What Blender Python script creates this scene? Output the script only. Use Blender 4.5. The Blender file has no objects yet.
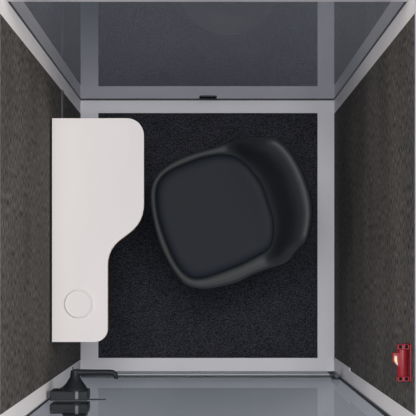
import bpy, bmesh, math
from mathutils import Vector
PI = math.pi
col = bpy.context.scene.collection
scn = bpy.context.scene
scn.view_settings.view_transform = 'Standard'

# ---- measured camera: straight down over the open-topped booth
H = 5.2            # lens height above the carpet (m)
SC = 253.6         # photo pixels per metre at carpet level
NX, NY = 207.4, 272.0
def Z(s): return H * (1 - 1 / s)
def S(z): return H / (H - z)
def P(px, py, z=0.0):
    s = S(z)
    return Vector(((px - NX) / (SC * s), (NY - py) / (SC * s), z))

XL, XR = -0.5, 0.5
YB = (NY - 99.6) / SC      # rear glass
YF = (NY - 373.0) / SC     # door glass
TOP = Z(1.639)
FI = 0.056                 # depth of rear posts

# ------------------------------------------------------------ materials
def mat(name, color, rough=0.5, metal=0.0, spec=0.5):
    m = bpy.data.materials.new(name); m.use_nodes = True
    b = m.node_tree.nodes['Principled BSDF']
    b.inputs['Base Color'].default_value = (*color, 1)
    b.inputs['Roughness'].default_value = rough
    b.inputs['Metallic'].default_value = metal
    b.inputs['Specular IOR Level'].default_value = spec
    return m
def noisy(name, c1, c2, scale, rough=0.8, bump=0.2, detail=3, spec=0.3, stretch=(1,1,1), dist=0.004, lo=.35, hi=.65, big=0.0, bigscale=3):
    m = mat(name, c1, rough, 0, spec); nt = m.node_tree; N = nt.nodes; L = nt.links
    b = N['Principled BSDF']
    tc = N.new('ShaderNodeTexCoord'); mp = N.new('ShaderNodeMapping'); mp.inputs['Scale'].default_value = stretch
    L.new(tc.outputs['Object'], mp.inputs['Vector'])
    n = N.new('ShaderNodeTexNoise'); n.inputs['Scale'].default_value = scale; n.inputs['Detail'].default_value = detail
    L.new(mp.outputs[0], n.inputs['Vector'])
    r = N.new('ShaderNodeValToRGB'); r.color_ramp.elements[0].position = lo; r.color_ramp.elements[1].position = hi
    r.color_ramp.elements[0].color = (*c1, 1); r.color_ramp.elements[1].color = (*c2, 1)
    L.new(n.outputs['Fac'], r.inputs['Fac'])
    out = r.outputs['Color']
    if big:
        n2 = N.new('ShaderNodeTexNoise'); n2.inputs['Scale'].default_value = bigscale; n2.inputs['Detail'].default_value = 2
        L.new(mp.outputs[0], n2.inputs['Vector'])
        mr = N.new('ShaderNodeMapRange'); mr.inputs['From Min'].default_value = .3; mr.inputs['From Max'].default_value = .7
        mr.inputs['To Min'].default_value = 1 - big; mr.inputs['To Max'].default_value = 1 + big
        L.new(n2.outputs['Fac'], mr.inputs['Value'])
        mx = N.new('ShaderNodeVectorMath'); mx.operation = 'SCALE'
        L.new(out, mx.inputs[0]); L.new(mr.outputs[0], mx.inputs['Scale']); out = mx.outputs[0]
    L.new(out, b.inputs['Base Color'])
    if bump:
        bp = N.new('ShaderNodeBump'); bp.inputs['Strength'].default_value = bump; bp.inputs['Distance'].default_value = dist
        L.new(n.outputs['Fac'], bp.inputs['Height']); L.new(bp.outputs[0], b.inputs['Normal'])
    return m

M = {}
M['felt'] = noisy('felt', (.008, .0073, .0066), (.150, .136, .123), 110, rough=.95, bump=.3, stretch=(1, .5, 1), lo=.33, hi=.72, big=.22, bigscale=5)
M['carpet'] = noisy('carpet', (.008, .0085, .012), (.062, .064, .080), 190, rough=1, bump=.5, detail=4, lo=.38, hi=.75, big=.12, bigscale=14)
M['frame'] = noisy('frame', (.71, .71, .75), (.74, .74, .78), 4, rough=.45, bump=0)
M['post'] = noisy('post', (.80, .775, .77), (.84, .815, .81), 4, rough=.5, bump=0)
M['laminate'] = noisy('laminate', (.62, .595, .595), (.635, .61, .61), 4, rough=.5, bump=0, stretch=(3, .6, 1))
M['ply'] = noisy('plywood', (.50, .30, .12), (.62, .40, .18), 30, rough=.7, bump=.1, stretch=(1, 1, 12))
M['shell'] = noisy('shell_plastic', (.021, .0235, .027), (.023, .0255, .029), 40, rough=.52, bump=0, spec=.3, dist=.0005)
M['pad'] = noisy('pad_leather', (.013, .0165, .023), (.0155, .019, .026), 260, rough=.55, bump=.0, spec=.13, dist=.0008)
M['steel'] = mat('satin_steel', (.35, .36, .38), .35, .9)
M['darksteel'] = noisy('dark_base', (.07, .075, .085), (.085, .09, .10), 60, rough=.4, bump=0)
M['gasket'] = mat('gasket', (.012, .012, .014), .6)
M['handle'] = noisy('handle_black', (.009, .011, .014), (.012, .014, .017), 200, rough=.5, bump=0, spec=.2)
M['chrome'] = mat('chrome', (.25, .25, .27), .25, 1)
M['seal'] = mat('seal', (.50, .53, .58), .4)
M['red'] = noisy('red_plastic', (.17, .006, .013), (.20, .008, .016), 50, rough=.4, bump=0, spec=.25)
M['redd'] = mat('red_dark', (.22, .006, .012), .5)
M['black'] = mat('black', (.004, .004, .004), .8, 0, .05)
M['yellow'] = mat('yellow', (.85, .55, .08), .5)
M['white'] = mat('white_print', (.5, .42, .38), .6)
M['ground'] = noisy('ground', (.225, .237, .26), (.245, .257, .28), 3, rough=.85, bump=0)
M['outer'] = noisy('outer_panel', (.20, .21, .23), (.23, .24, .26), 5, rough=.6, bump=0)

def glass(name, tint, fac):
    m = bpy.data.materials.new(name); m.use_nodes = True; nt = m.node_tree; N = nt.nodes; L = nt.links
    N.remove(N['Principled BSDF'])
    out = N['Material Output']
    t = N.new('ShaderNodeBsdfTransparent'); t.inputs[0].default_value = (*tint, 1)
    g = N.new('ShaderNodeBsdfGlossy'); g.inputs['Roughness'].default_value = 0.0; g.inputs[0].default_value = (.96, .97, 1, 1)
    f = N.new('ShaderNodeFresnel'); f.inputs['IOR'].default_value = 1.5
    k = N.new('ShaderNodeMath'); k.operation = 'MULTIPLY'; k.inputs[1].default_value = fac
    L.new(f.outputs[0], k.inputs[0])
    mx = N.new('ShaderNodeMixShader'); L.new(k.outputs[0], mx.inputs[0]); L.new(t.outputs[0], mx.inputs[1]); L.new(g.outputs[0], mx.inputs[2])
    L.new(mx.outputs[0], out.inputs[0])
    return m
def clear(name, tint):
    m = bpy.data.materials.new(name); m.use_nodes = True; nt = m.node_tree; N = nt.nodes; L = nt.links
    N.remove(N['Principled BSDF'])
    t = N.new('ShaderNodeBsdfTransparent'); t.inputs[0].default_value = (*tint, 1)
    L.new(t.outputs[0], N['Material Output'].inputs[0]); return m
M['glass_rear'] = glass('smoked_glass', (.30, .305, .325), .88)
M['glass_door'] = glass('door_glass', (1, 1, 1), .24)
M['glass_back'] = clear('glass_clear_face', (1, 1, 1))

# ------------------------------------------------------------ helpers
def box(bm, x0, x1, y0, y1, z0, z1, bev=0, seg=2):
    vs = [bm.verts.new((x, y, z)) for x in (x0, x1) for y in (y0, y1) for z in (z0, z1)]
    F = [(0,1,3,2), (4,6,7,5), (0,4,5,1), (2,3,7,6), (0,2,6,4), (1,5,7,3)]
    fs = [bm.faces.new([vs[i] for i in f]) for f in F]
    if bev:
        es = set(e for f in fs for e in f.edges)
        bmesh.ops.bevel(bm, geom=list(es), offset=bev, segments=seg, affect='EDGES', profile=.5)
def tube(bm, pts, radii, n=20, flat=1.0, up=Vector((0, 0, 1))):
    pts = [Vector(p) for p in pts]
    if not hasattr(radii, '__len__'): radii = [radii] * len(pts)
    rings = []
    for i, p in enumerate(pts):
        a = pts[max(i - 1, 0)]; b = pts[min(i + 1, len(pts) - 1)]
        t = (b - a).normalized()
        u = up if abs(t.dot(up)) < .95 else Vector((1, 0, 0))
        e1 = t.cross(u).normalized(); e2 = e1.cross(t).normalized()
        rings.append([bm.verts.new(p + e1 * math.cos(2*PI*k/n) * radii[i] + e2 * math.sin(2*PI*k/n) * radii[i] * flat) for k in range(n)])
    for r0, r1 in zip(rings, rings[1:]):
        for k in range(n): bm.faces.new([r0[k], r0[(k+1) % n], r1[(k+1) % n], r1[k]])
    bm.faces.new(rings[0][::-1]); bm.faces.new(rings[-1])
def lathe(bm, cx, cy, prof, n=64):
    rings = []
    for r, z in prof:
        rings.append([bm.verts.new((cx + r*math.cos(2*PI*k/n), cy + r*math.sin(2*PI*k/n), z)) for k in range(n)])
    for r0, r1 in zip(rings, rings[1:]):
        for k in range(n): bm.faces.new([r0[k], r0[(k+1) % n], r1[(k+1) % n], r1[k]])
    bm.faces.new(rings[0][::-1]); bm.faces.new(rings[-1])
def prism(bm, pts, z0, z1, bev=0):
    lo = [bm.verts.new((p[0], p[1], z0)) for p in pts]; hi = [bm.verts.new((p[0], p[1], z1)) for p in pts]
    n = len(pts)
    top = bm.faces.new(hi); bm.faces.new(lo[::-1])
    for k in range(n): bm.faces.new([lo[k], lo[(k+1) % n], hi[(k+1) % n], hi[k]])
    if bev: bmesh.ops.bevel(bm, geom=list(top.edges), offset=bev, segments=2, affect='EDGES', profile=.5)
def obj(name, bm, m, parent=None, smooth=False):
    bmesh.ops.recalc_face_normals(bm, faces=bm.faces[:])
    me = bpy.data.meshes.new(name); bm.to_mesh(me); bm.free()
    if smooth:
        for p in me.polygons: p.use_smooth = True
        if smooth == 'angle':
            me.set_sharp_from_angle(angle=math.radians(35))
    me.materials.append(m)
    o = bpy.data.objects.new(name, me); col.objects.link(o)
    if parent is not None:
        o.parent = parent; 
        w = Vector((0, 0, 0)); q = parent
        while q is not None: w += q.location; q = q.parent
        me.transform(__import__('mathutils').Matrix.Translation(-w))
    return o
def NB(): return bmesh.new()
def thing(name, loc, label=None, cat=None, kind=None, group=None):
    o = bpy.data.objects.new(name, None); col.objects.link(o); o.location = loc; o.empty_display_size = .1
    if label: o['label'] = label
    if cat: o['category'] = cat
    if kind: o['kind'] = kind
    if group: o['group'] = group
    return o
def struct(name, bm, m, label, cat, smooth=False):
    o = obj(name, bm, m, None, smooth); o['kind'] = 'structure'; o['label'] = label; o['category'] = cat; return o
def B(*a, **k):
    bm = NB(); box(bm, *a, **k); return bm

# ------------------------------------------------------------ ground and shell
struct('ground', B(-6, 6, -6, 6, -.08, -.06), M['ground'], 'blue-grey floor outside the booth seen through its glass', 'ground')
FY0, FY1 = (NY - 358)/SC, (NY - 113)/SC
FX0, FX1 = (98.3 - NX)/SC, (317.6 - NX)/SC
struct('floor', B(FX0, FX1, FY0, FY1, -.055, -.004), M['carpet'], 'black looped carpet filling the booth floor inside the pale frame', 'floor')
g = .00005
YT = (NY - 371.2)/SC
struct('trim_1', B(XL, FX0, YT, YB - .002, -.058, 0), M['frame'], 'pale grey floor frame strip along the left wall under the desk', 'trim')
struct('trim_2', B(FX1, XR, YT, YB - .002, -.058, 0), M['frame'], 'pale grey floor frame strip along the right wall', 'trim')
struct('trim_3', B(FX0 + g, FX1 - g, FY1, YB - .002, -.058, 0), M['frame'], 'pale grey floor frame strip at the foot of the rear glass', 'trim')
struct('trim_4', B(FX0 + g, FX1 - g, YT, FY0, -.058, 0), M['frame'], 'pale grey floor frame strip inside the glass door', 'trim')
struct('trim_5', B(XL, XR, YF - .02, YT - .001, -.058, -.012), M['gasket'], 'dark threshold channel under the glass door', 'trim')

# felt walls with aluminium caps
WF = -.345                                       # felt ends here towards the door
for sx, side, l2 in ((-1, 'left', 'behind the white desk'), (1, 'right', 'carrying the red hammer box')):
    a, b = sorted((sx*.5, sx*.56))
    struct('wall_'+side, B(a, b, WF, YB - FI, -.05, TOP - .012), M['felt'], 'dark heathered grey felt wall '+l2, 'wall')
    a2, b2 = sorted((sx*.5, sx*.60))
    # rear post
    struct('trim_%d' % (6 if sx < 0 else 7), B(a2, b2, YB - FI, YB - .004, 0 , TOP - .0045), M['post'],
           'pale upright post between the %s felt wall and the rear glass' % side, 'post')
    struct('trim_%d' % (15 if sx < 0 else 16), B(a2, b2, YB - FI, YB - .004, TOP - .0044, TOP), M['outer'], 'grey metal cap on the rear %s post' % side, 'trim')
    # front jamb
    yj = -.3945 if sx < 0 else -.3905
    bm = NB(); box(bm, a2, b2, yj, WF, 0, TOP, bev=.001)
    struct('trim_%d' % (8 if sx < 0 else 9), bm, M['post'], 'pale upright door jamb beside the %s felt wall' % side, 'post')
    c0, c1 = sorted((sx*.5, sx*.60))
    struct('trim_%d' % (10 if sx < 0 else 11), B(c0, c1, WF + .0005, YB - FI - .0005, TOP - .010, TOP), M['outer'],
           'grey metal cap along the top of the %s felt wall' % side, 'trim')
    o0, o1 = sorted((sx*.562, sx*.60))
    struct('trim_%d' % (12 if sx < 0 else 13), B(o0, o1, WF + .0005, YB - FI - .0005, -.05, TOP - .011), M['outer'],
           'grey outer shell panel behind the %s felt wall' % side, 'trim')
# door strike: wider lower section on the right jamb
struct('trim_14', B(.497, .4998, WF - .0005, WF + .009, .0, Z(1.128)), M['post'], 'short pale cover plate at the foot of the right door jamb', 'trim')

# rear glass
win = thing('window_1', (0, YB, 0), 'smoked rear glass panel reflecting the floor frame and carpet', 'window', 'structure')
def pane(name, x0, x1, y, z0, z1, inward, mg, parent, th=.010):
    """glass sheet: reflecting inner face, clear outer faces"""
    bm = NB(); y2 = y - inward * th
    box(bm, x0, x1, min(y, y2), max(y, y2), z0, z1)
    o = obj(name, bm, M['glass_back'], parent)
    o.data.materials.append(mg)
    for p in o.data.polygons:
        if abs(p.normal.y - inward) < .1: p.material_index = 1
    return o
pane('glass_pane', XL + .0005, XR - .0005, YB, .0, Z(1.574), -1, M['glass_rear'], win)
obj('gasket', B(XL + .001, XR - .001, YB - .0035, YB - .0003, .0005, .006), M['gasket'], win)
obj('gasket', B(XL + .0003, XL + .002, YB - .0035, YB - .0003, .006, Z(1.574)), M['gasket'], win)
obj('gasket', B(XR - .002, XR - .0003, YB - .0035, YB - .0003, .006, Z(1.574)), M['gasket'], win)
obj('top_rail', B(XL - .1, XR + .1, YB - .003, YB + .03, Z(1.574) + .0005, TOP, bev=.001), M['post'], win)
# small black oval clip on the rear glass
bm = NB(); zc = Z(1.0145); pts = []
xc = (208 - NX)/SC
for k in range(28):
    a = 2*PI*k/28
    pts.append((xc + .034*math.copysign(abs(math.cos(a))**.7, math.cos(a)), zc + .014*math.sin(a)))
for yv in (YB - .001, YB - .006): pass
lo = [bm.verts.new((x, YB - .0005, z)) for x, z in pts]; hi = [bm.verts.new((x*1.0, YB - .005, z)) for x, z in pts]
bm.faces.new(hi); bm.faces.new(lo[::-1])
for k in range(28): bm.faces.new([lo[k], lo[(k+1) % 28], hi[(k+1) % 28], hi[k]])
obj('glass_clip', bm, M['black'], win)['label'] = 'small black oval clip'

# ------------------------------------------------------------ glass door
door = thing('door_1', (0, YF, 0), 'frameless glass door with black lever handle on its left', 'door', 'structure')
DT = .010
pane('glass_pane', XL + .004, XR - .006, YF, .002, Z(1.62), 1, M['glass_door'], door, th=DT)
obj('bottom_seal', B(XL + .012, XR - .03, YF + .0005, YF + .006, .0, Z(1.026), bev=.001), M['seal'], door)
obj('seal_lip', B(XL + .012, XR - .03, YF + .0005, YF + .0015, Z(1.026), Z(1.028)), M['gasket'], door)
# gaskets at the jambs
obj('edge_gasket', B(XL + .0002, XL + .0035, YF - .004, YF + .002, .0, Z(1.62)), M['gasket'], door)
obj('edge_gasket', B(XR - .0055, XR - .0002, YF - .004, YF + .005, .0, Z(1.62)), M['gasket'], door)
# pivot hinge at lower right
hz = Z(1.012)
piv = obj('pivot_hinge', B(.462, .492, YF + .0005, YF + .012, Z(1.052), Z(1.066), bev=.002), M['handle'], door)
bm = NB(); tube(bm, [(.478, YF + .014, Z(1.052)), (.478, YF + .014, Z(1.068))], .007, 20); obj('hinge_pin', bm, M['darksteel'], piv, 'angle')

# handle: box case, tapering neck, lever; the same case and neck outside
hc = Vector((-.428, YF, Z(1.268)))
def hx(px, s=1.268): return (px - NX)/(SC*s)
hz = hc.z
for side in (1, -1):
    y0 = YF + .0003 if side > 0 else YF - DT - .0003
    yy = lambda d: y0 + side*d
    x0, x1 = hx(50.5), hx(88)
    case = obj('door_handle', B(x0, x1, min(yy(0), yy(.030)), max(yy(0), yy(.030)), hz - .075, hz + .025, bev=.003), M['handle'], door)
    case['label'] = 'black lever handle with box case, inside face' if side > 0 else 'black handle case on the outside face'
    xm = hx(75)
    bm = NB(); tube(bm, [(xm, yy(.030), hz), (xm, yy(.034), hz), (xm, yy(.042), hz), (xm, yy(.056), hz), (xm, yy(.072), hz), (xm, yy(.092), hz)],
         [.041, .040, .035, .025, .0155, .013], 32); obj('neck', bm, M['handle'], case, 'angle')
    bm = NB(); box(bm, hx(76.0), hx(79.0), min(yy(.005), yy(.0305)), max(yy(.005), yy(.0305)), hz + .024, hz + .0265); obj('highlight_strip', bm, mat('case_highlight', (.10, .105, .11), .4), case)  # highlight on the case top, painted as a paler strip
    # lever
    yl = yy(.083)
    L0 = xm - .006; L1 = hx(116, 1.275)
    bm = NB(); pts = [(L0, yl, hz)]; 
    for t in (.08, .2, .45, .7, .85): pts.append((L0 + (L1 - L0)*t, yl + side*.003, hz))
    pts += [(L1 - .012, yl + side*.002, hz), (L1 - .004, yl - side*.003, hz), (L1 - .001, yl - side*.012, hz), (L1 - .001, yl - side*.017, hz)]
    tube(bm, pts, [.0115, .0115, .0098, .009, .009, .009, .0088, .0085, .0075, .006], 20)
    obj('lever', bm, M['handle'], case, 'angle')
    if side > 0:
        bm = NB(); tube(bm, [(hx(73.4), yy(.088), hz + .012), (hx(73.4), yy(.103), hz + .012)], .0016, 10); obj('pin', bm, M['handle'], case)
# flat dark tapered plate on the glass, right of the case
bm = NB(); prism(bm, [(hx(88.3), hz - .012), (hx(106), hz - .004), (hx(106), hz + .002), (hx(88.3), hz + .008)], 0, .003)
for v in bm.verts: v.co = Vector((v.co.x, YF + .0004 + v.co.z, v.co.y))
obj('tapered_plate', bm, M['handle'], door)

# ------------------------------------------------------------ desk
def arc(c, r, a0, a1, n=8):
    return [(c[0] + r*math.cos(math.radians(a0 + (a1-a0)*k/n)), c[1] + r*math.sin(math.radians(a0 + (a1-a0)*k/n))) for k in range(n+1)]
SD = 1.243; ZD = Z(SD)
px = [(52, 342), (52, 118.2)]
px += arc((126.8, 135.2), 17, -90, 0, 10)                # rear corner
px += [(143.8, 160), (143.8, 185), (143.8, 203)]
px += [(143.5, 209), (142.4, 214.6), (140.4, 219.8), (137.4, 224.8), (133.4, 229.4), (128.6, 233.4), (123.6, 237.2), (118.8, 240.8), (114.6, 244.8), (111.4, 249.4), (109.1, 254.8), (107.9, 260.6), (107.6, 266.5)]
px += [(107.6, 290)]
px += arc((94.6, 329), 13, 0, 90, 8)
wp = [P(x, y, ZD) for x, y in px][::-1]
cx_, cy_ = P(96, 230, ZD).x, P(96, 230, ZD).y
desk = thing('desk', (cx_, cy_, ZD - .024), 'white S-curved wall desk with round pad and plywood edge', 'desk')
bm = NB(); prism(bm, wp, ZD - .003, ZD, bev=.0006); obj('desktop', bm, M['laminate'], desk)
ins = wp
bm = NB(); prism(bm, ins, ZD - .030, ZD - .0031); obj('plywood_core', bm, M['ply'], desk)['label'] = 'brown plywood edge under the white top'
c = P(79, 303.8, ZD); R = 14.3/(SC*SD)
bm = NB(); lathe(bm, c.x, c.y, [(R, ZD + .0001), (R, ZD + .004), (R - .001, ZD + .0062), (R - .003, ZD + .0070), (R - .0055, ZD + .0066), (R - .007, ZD + .0055), (R*.5, ZD + .0054), (.002, ZD + .0054)], 72)
obj('round_pad', bm, M['laminate'], desk, 'angle')['label'] = 'round raised white pad'
# wall brackets carrying the desk
for yy_ in (.45, .12, -.19):
    bm = NB()
    box(bm, XL + .0001, XL + .006, yy_ - .012, yy_ + .012, ZD - .16, ZD - .0245)
    box(bm, XL + .0005, XL + .13, yy_ - .012, yy_ + .012, ZD - .030, ZD - .0245)
    pr = [bm.verts.new((XL + x, yy_ + d, ZD - .03 - zz)) for d in (-.003, .003) for x, zz in ((.005, 0), (.12, 0), (.005, .12))]
    bm.faces.new(pr[:3]); bm.faces.new(pr[3:][::-1])
    for k in range(3): bm.faces.new([pr[k], pr[(k+1) % 3], pr[3 + (k+1) % 3], pr[3 + k]])
    obj('bracket', bm, M['darksteel'], desk)
# cable rail below the desk on the wall
rz = Z(1.152)
bm = NB(); box(bm, XL + .0005, XL + .007, P(0, 140, rz).y, YB - FI - .003, rz - .020, rz + .020, bev=.002)
o = obj('cable_rail', bm, mat('rail_grey', (.06, .06, .065), .6)); o['label'] = 'thin dark grey rail on left felt wall just behind the desk'; o['category'] = 'rail'

# ------------------------------------------------------------ stool
ZS = Z(1.152)
outline = [(150.4,197),(151,188.4),(154.7,178.7),(162.3,170),(173.1,162.4),(188.3,155.5),(205.6,150.5),(220.7,146.0),(228,143.2),(235.8,139.7),(244.5,137.8),(251,139.1),(257.4,140.6),(264,139.1),(269.3,138.2),(276.9,141.2),(285.6,148.4),(294.2,160.3),(301.8,175.4),(308.3,194.9),(310.4,210),(310.2,216),(308.3,228.3),(305,240.3),(300.7,245.7),(295.3,247.9),(291,255.4),(283.4,263),(268.3,268),(253.1,273.8),(238,281),(225,285),(214.4,287),(203.4,288.3),(192.6,286.8),(183.9,282.5),(173.1,269.5),(162.3,249),(155.8,229.5),(151.5,210)]
cush = [(155.8,197),(156.9,186.2),(162.3,176.5),(173.1,169),(188.3,162.4),(203.4,157),(220.7,154.2),(231.5,155),(235.8,157),(242.3,161.4),(253,173.3),(261.8,186.2),(269.3,207.9),(272.6,218.7),(273,236),(269.3,249),(257.4,256.5),(240.1,265.2),(225,271),(207.7,277),(194.7,278.8),(186,274.9),(175.3,262),(164.5,238),(158,216.5)]
CX, CY = 213.0, 217.0
NA = 128
def resample(poly, passes=2):
    n = len(poly); dense = []
    for i in range(n):     # Catmull-Rom
        p0, p1, p2, p3 = poly[i-1], poly[i], poly[(i+1) % n], poly[(i+2) % n]
        for k in range(8):
            t = k/8
            dense.append(tuple(.5*((2*p1[j]) + (-p0[j]+p2[j])*t + (2*p0[j]-5*p1[j]+4*p2[j]-p3[j])*t*t + (-p0[j]+3*p1[j]-3*p2[j]+p3[j])*t**3) for j in (0, 1)))
    out = []
    for k in range(NA):
        a = 2*PI*k/NA; dx, dy = math.cos(a), math.sin(a); best = 0
        m = len(dense)
        for i in range(m):
            x1, y1 = dense[i][0]-CX, dense[i][1]-CY; x2, y2 = dense[(i+1) % m][0]-CX, dense[(i+1) % m][1]-CY
            ex, ey = x2-x1, y2-y1; den = dx*ey - dy*ex
            if abs(den) < 1e-9: continue
            r = (x1*ey - y1*ex)/den; u = (x1*dy - y1*dx)/den
            if r > 0 and -1e-6 <= u <= 1 + 1e-6: best = max(best, r)
        out.append(best)
    for _ in range(passes): out = [(out[k-1] + 2*out[k] + out[(k+1) % NA])/4 for k in range(NA)]
    return out
RO = resample(outline, 1); RI = resample(cush)
A0 = math.radians(-19.4)
def w_back(a):
    d = abs((math.degrees(a - A0) + 180) % 360 - 180)
    t = min(max((60 - d)/28, 0), 1); return t*t*(3 - 2*t)
RO = [q + .6 + 1.9*w_back(2*PI*k/NA) for k, q in enumerate(RO)]
stool = thing('bar_stool', (.085, .225, -.004), 'black bar stool with moulded bucket seat and low curved back', 'stool')
def lerp_prof(prof, t):
    for (t0, z0), (t1, z1) in zip(prof, prof[1:]):
        if t <= t1: 
            u = (t - t0)/(t1 - t0); u = u*u*(3-2*u)*.3 + u*.7
            return z0 + (z1 - z0)*u
    return prof[-1][1]
FRONT = [(0, -.004), (.12, -.0015), (.25, .0), (.5, .001), (.8, .0), (.93, -.002), (1.0, -.006)]
BACK = [(0, .002), (.12, .014), (.25, .048), (.36, .10), (.46, .155), (.54, .190), (.62, .210), (.72, .224), (.82, .232), (.91, .234), (.97, .230), (1.0, .220)]
TT = [0, .06, .12, .2, .3, .4, .5, .58, .66, .74, .81, .87, .92, .96, .985, 1.0]
bm = NB(); rings = []
for f, dz in ((.10, -.026), (.5, -.026), (.85, -.024), (.96, -.020)):
    r = []
    for k in range(NA):
        a = 2*PI*k/NA; rr = RI[k]*f
        r.append(bm.verts.new(P(CX + rr*math.cos(a), CY + rr*math.sin(a), ZS + dz)))
    rings.append(r)
for t in TT:
    r = []
    for k in range(NA):
        a = 2*PI*k/NA; w = w_back(a)
        z = ZS + lerp_prof(FRONT, t)*(1-w) + lerp_prof(BACK, t)*w
        rr = RI[k] + (RO[k] - RI[k])*t
        r.append(bm.verts.new(P(CX + rr*math.cos(a), CY + rr*math.sin(a), z)))
    rings.append(r)
for r0, r1 in zip(rings, rings[1:]):
    for k in range(NA): bm.faces.new([r0[k], r0[(k+1) % NA], r1[(k+1) % NA], r1[k]])
bm.faces.new(rings[0])
bmesh.ops.recalc_face_normals(bm, faces=bm.faces[:])
up = sum(f.normal.z for f in bm.faces)
if up < 0: bmesh.ops.reverse_faces(bm, faces=bm.faces[:])
me = bpy.data.meshes.new('seat_shell'); 
for v in bm.verts: v.co -= stool.location
bm.to_mesh(me); bm.free()
for p in me.polygons: p.use_smooth = True
me.materials.append(M['shell'])
shell = bpy.data.objects.new('seat_shell', me); col.objects.link(shell); shell.parent = stool
md = shell.modifiers.new('solid', 'SOLIDIFY'); md.thickness = .012; md.offset = -1
# cushion
bm = NB(); rings = []
for f, dz in ((.02, .010), (.25, .0096), (.5, .009), (.7, .0082), (.82, .007), (.91, .0045), (.955, .001), (.98, -.003), (.993, -.009), (.993, -.018)):
    r = []
    for k in range(NA):
        a = 2*PI*k/NA; w = w_back(a)
        rr = RI[k]*f*(1 + .02*w)
        # shallow saddle: dips at the middle, swells to the rim, rises into the back
        sad = -.010*(1 - (min(f, .9)/.9)**2)
        r.append(bm.verts.new(P(CX + rr*math.cos(a), CY + rr*math.sin(a), ZS + dz*.8 + sad + w*.010*max(0, (f - .55)/.45)**2)))
    rings.append(r)
for r0, r1 in zip(rings, rings[1:]):
    for k in range(NA): bm.faces.new([r0[k], r0[(k+1) % NA], r1[(k+1) % NA], r1[k]])
bm.faces.new(rings[0])
o = obj('seat_pad', bm, M['pad'], stool, True); o['label'] = 'slate grey upholstered seat pad'
bx_, by_ = .085, .225
bm = NB(); lathe(bm, bx_, by_, [(.19, -.0038), (.205, -.002), (.205, .006), (.200, .010), (.12, .016), (.05, .024), (.034, .04), (.032, .05)], 72)
obj('base', bm, M['darksteel'], stool, 'angle')
bm = NB(); tube(bm, [(bx_, by_, .0505), (bx_, by_, .36)], .030, 32); obj('column', bm, M['handle'], stool, 'angle')
bm = NB(); tube(bm, [(bx_, by_, .3605), (bx_, by_, ZS - .05)], .020, 32); obj('gas_lift', bm, M['handle'], stool, 'angle')
bm = NB(); box(bm, bx_ - .09, bx_ + .08, by_ - .07, by_ + .07, ZS - .0495, ZS - .040, bev=.003); obj('seat_plate', bm, M['handle'], stool)

# ------------------------------------------------------------ red hammer box on the right wall
zh = Z(1.585); sh = 1.6
def hy(py, s=1.595): return (NY - py)/(SC*s)
def hxx(px, s=1.595): return (px - NX)/(SC*s)
ham = thing('emergency_hammer', (.5, hy(362), zh - .09), 'red emergency hammer in a red bracket on the right felt wall', 'hammer')
yA, yB = hy(380.6), hy(343.6)
zt = Z(1.612)
obj('back_plate', B(.4954, .4997, yA, yB, zt - .085, zt, bev=.001), M['red'], ham)
for ya, yb in ((hy(349), hy(343.6)), (hy(380.6), hy(375.6))):
    ya, yb = min(ya, yb), max(ya, yb)
    e = NB(); box(e, .4660, .4953, ya, yb, zt - .034, zt - .006, bev=.0015)
    br = obj('bracket', e, M['red'], ham)
    for xa, xb in ((.4695, .4765), (.4845, .4915)):
        obj('slot', B(xa, xb, ya + .003, yb - .002, zt - .0059, zt - .0048), M['black'], br)
bm = NB(); r = .0135; xm = .4805
ys = [hy(376.3), hy(375.8), hy(375), hy(349.8), hy(349), hy(348.5)]
tube(bm, [(xm, y, zt - .022) for y in ys], [r*.85, r*.97, r, r, r*.97, r*.85], 28); obj('barrel', bm, M['red'], ham, 'angle')
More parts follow.
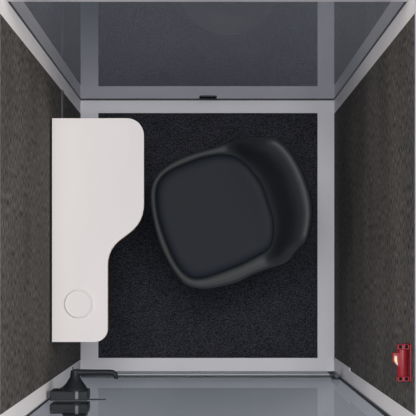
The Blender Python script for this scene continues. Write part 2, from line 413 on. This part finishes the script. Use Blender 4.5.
# head tab with printed sticker
tab = NB(); tz = zt - .012
pts = [(hxx(391.6), hy(352.3)), (hxx(400), hy(352.3)), (hxx(400), hy(367)), (hxx(396.6), hy(366)), (hxx(391.6), hy(361))]
prism(tab, pts, tz - .02, tz, bev=.001)
hd = obj('hammer_head', tab, M['red'], ham)
pts = [(hxx(393.3), hy(355)), (hxx(395.6), hy(355.4)), (hxx(396.4), hy(365)), (hxx(394.4), hy(362.5)), (hxx(393.0), hy(360))]
bm = NB(); prism(bm, pts, tz + .0002, tz + .0008); obj('sticker', bm, M['white'], hd)['label'] = 'yellow and white printed sticker'
pts = [(hxx(394.0), hy(357)), (hxx(395.0), hy(357.4)), (hxx(395.4), hy(362.2)), (hxx(394.0), hy(360.4))]
bm = NB(); prism(bm, pts, tz + .0009, tz + .0013); obj('sticker', bm, M['yellow'], hd)['label'] = 'yellow print on the sticker'
bm = NB(); tube(bm, [(hxx(398.3), hy(367.4), tz - .008), (hxx(398.0), hy(374.8), tz - .008)], .0030, 12); obj('highlight_pin', bm, M['chrome'], ham)  # pale highlight beside the barrel, shaped as a small metal pin

# ------------------------------------------------------------ camera and light
cd = bpy.data.cameras.new('camera'); cam = bpy.data.objects.new('camera', cd); col.objects.link(cam)
cam.location = (0, 0, H); cam.rotation_euler = (0, 0, 0)
cd.sensor_width = 36; cd.lens = 36*SC*H/416
cd.shift_x = (208 - NX)/416; cd.shift_y = (NY - 208)/416
cd.clip_end = 60
scn.camera = cam
def area(name, loc, size, power, color, rot=(0, 0, 0), sy=None):
    ld = bpy.data.lights.new(name, 'AREA'); ld.energy = power; ld.color = color; ld.size = size
    if sy: ld.shape = 'RECTANGLE'; ld.size_y = sy
    o = bpy.data.objects.new(name, ld); col.objects.link(o); o.location = loc; o.rotation_euler = rot; return o
def aimed(name, loc, tgt, size, power, color):
    o = area(name, loc, size, power, color); d = Vector(tgt) - Vector(loc)
    o.rotation_euler = d.to_track_quat('-Z', 'Y').to_euler(); return o
area('overhead_light', (.1, .5, 6.2), 1.6, 175, (1, .97, .95))
aimed('right_light', (2.7, .5, 5.0), (-.4, .1, 1.5), 1.7, 135, (1, .93, .87))
aimed('left_light', (-2.7, .5, 5.0), (.4, .1, 1.5), 1.7, 90, (1, .92, .85))
w = bpy.data.worlds.new('world'); scn.world = w; w.use_nodes = True
w.node_tree.nodes['Background'].inputs[0].default_value = (.75, .85, 1, 1)
w.node_tree.nodes['Background'].inputs[1].default_value = .42
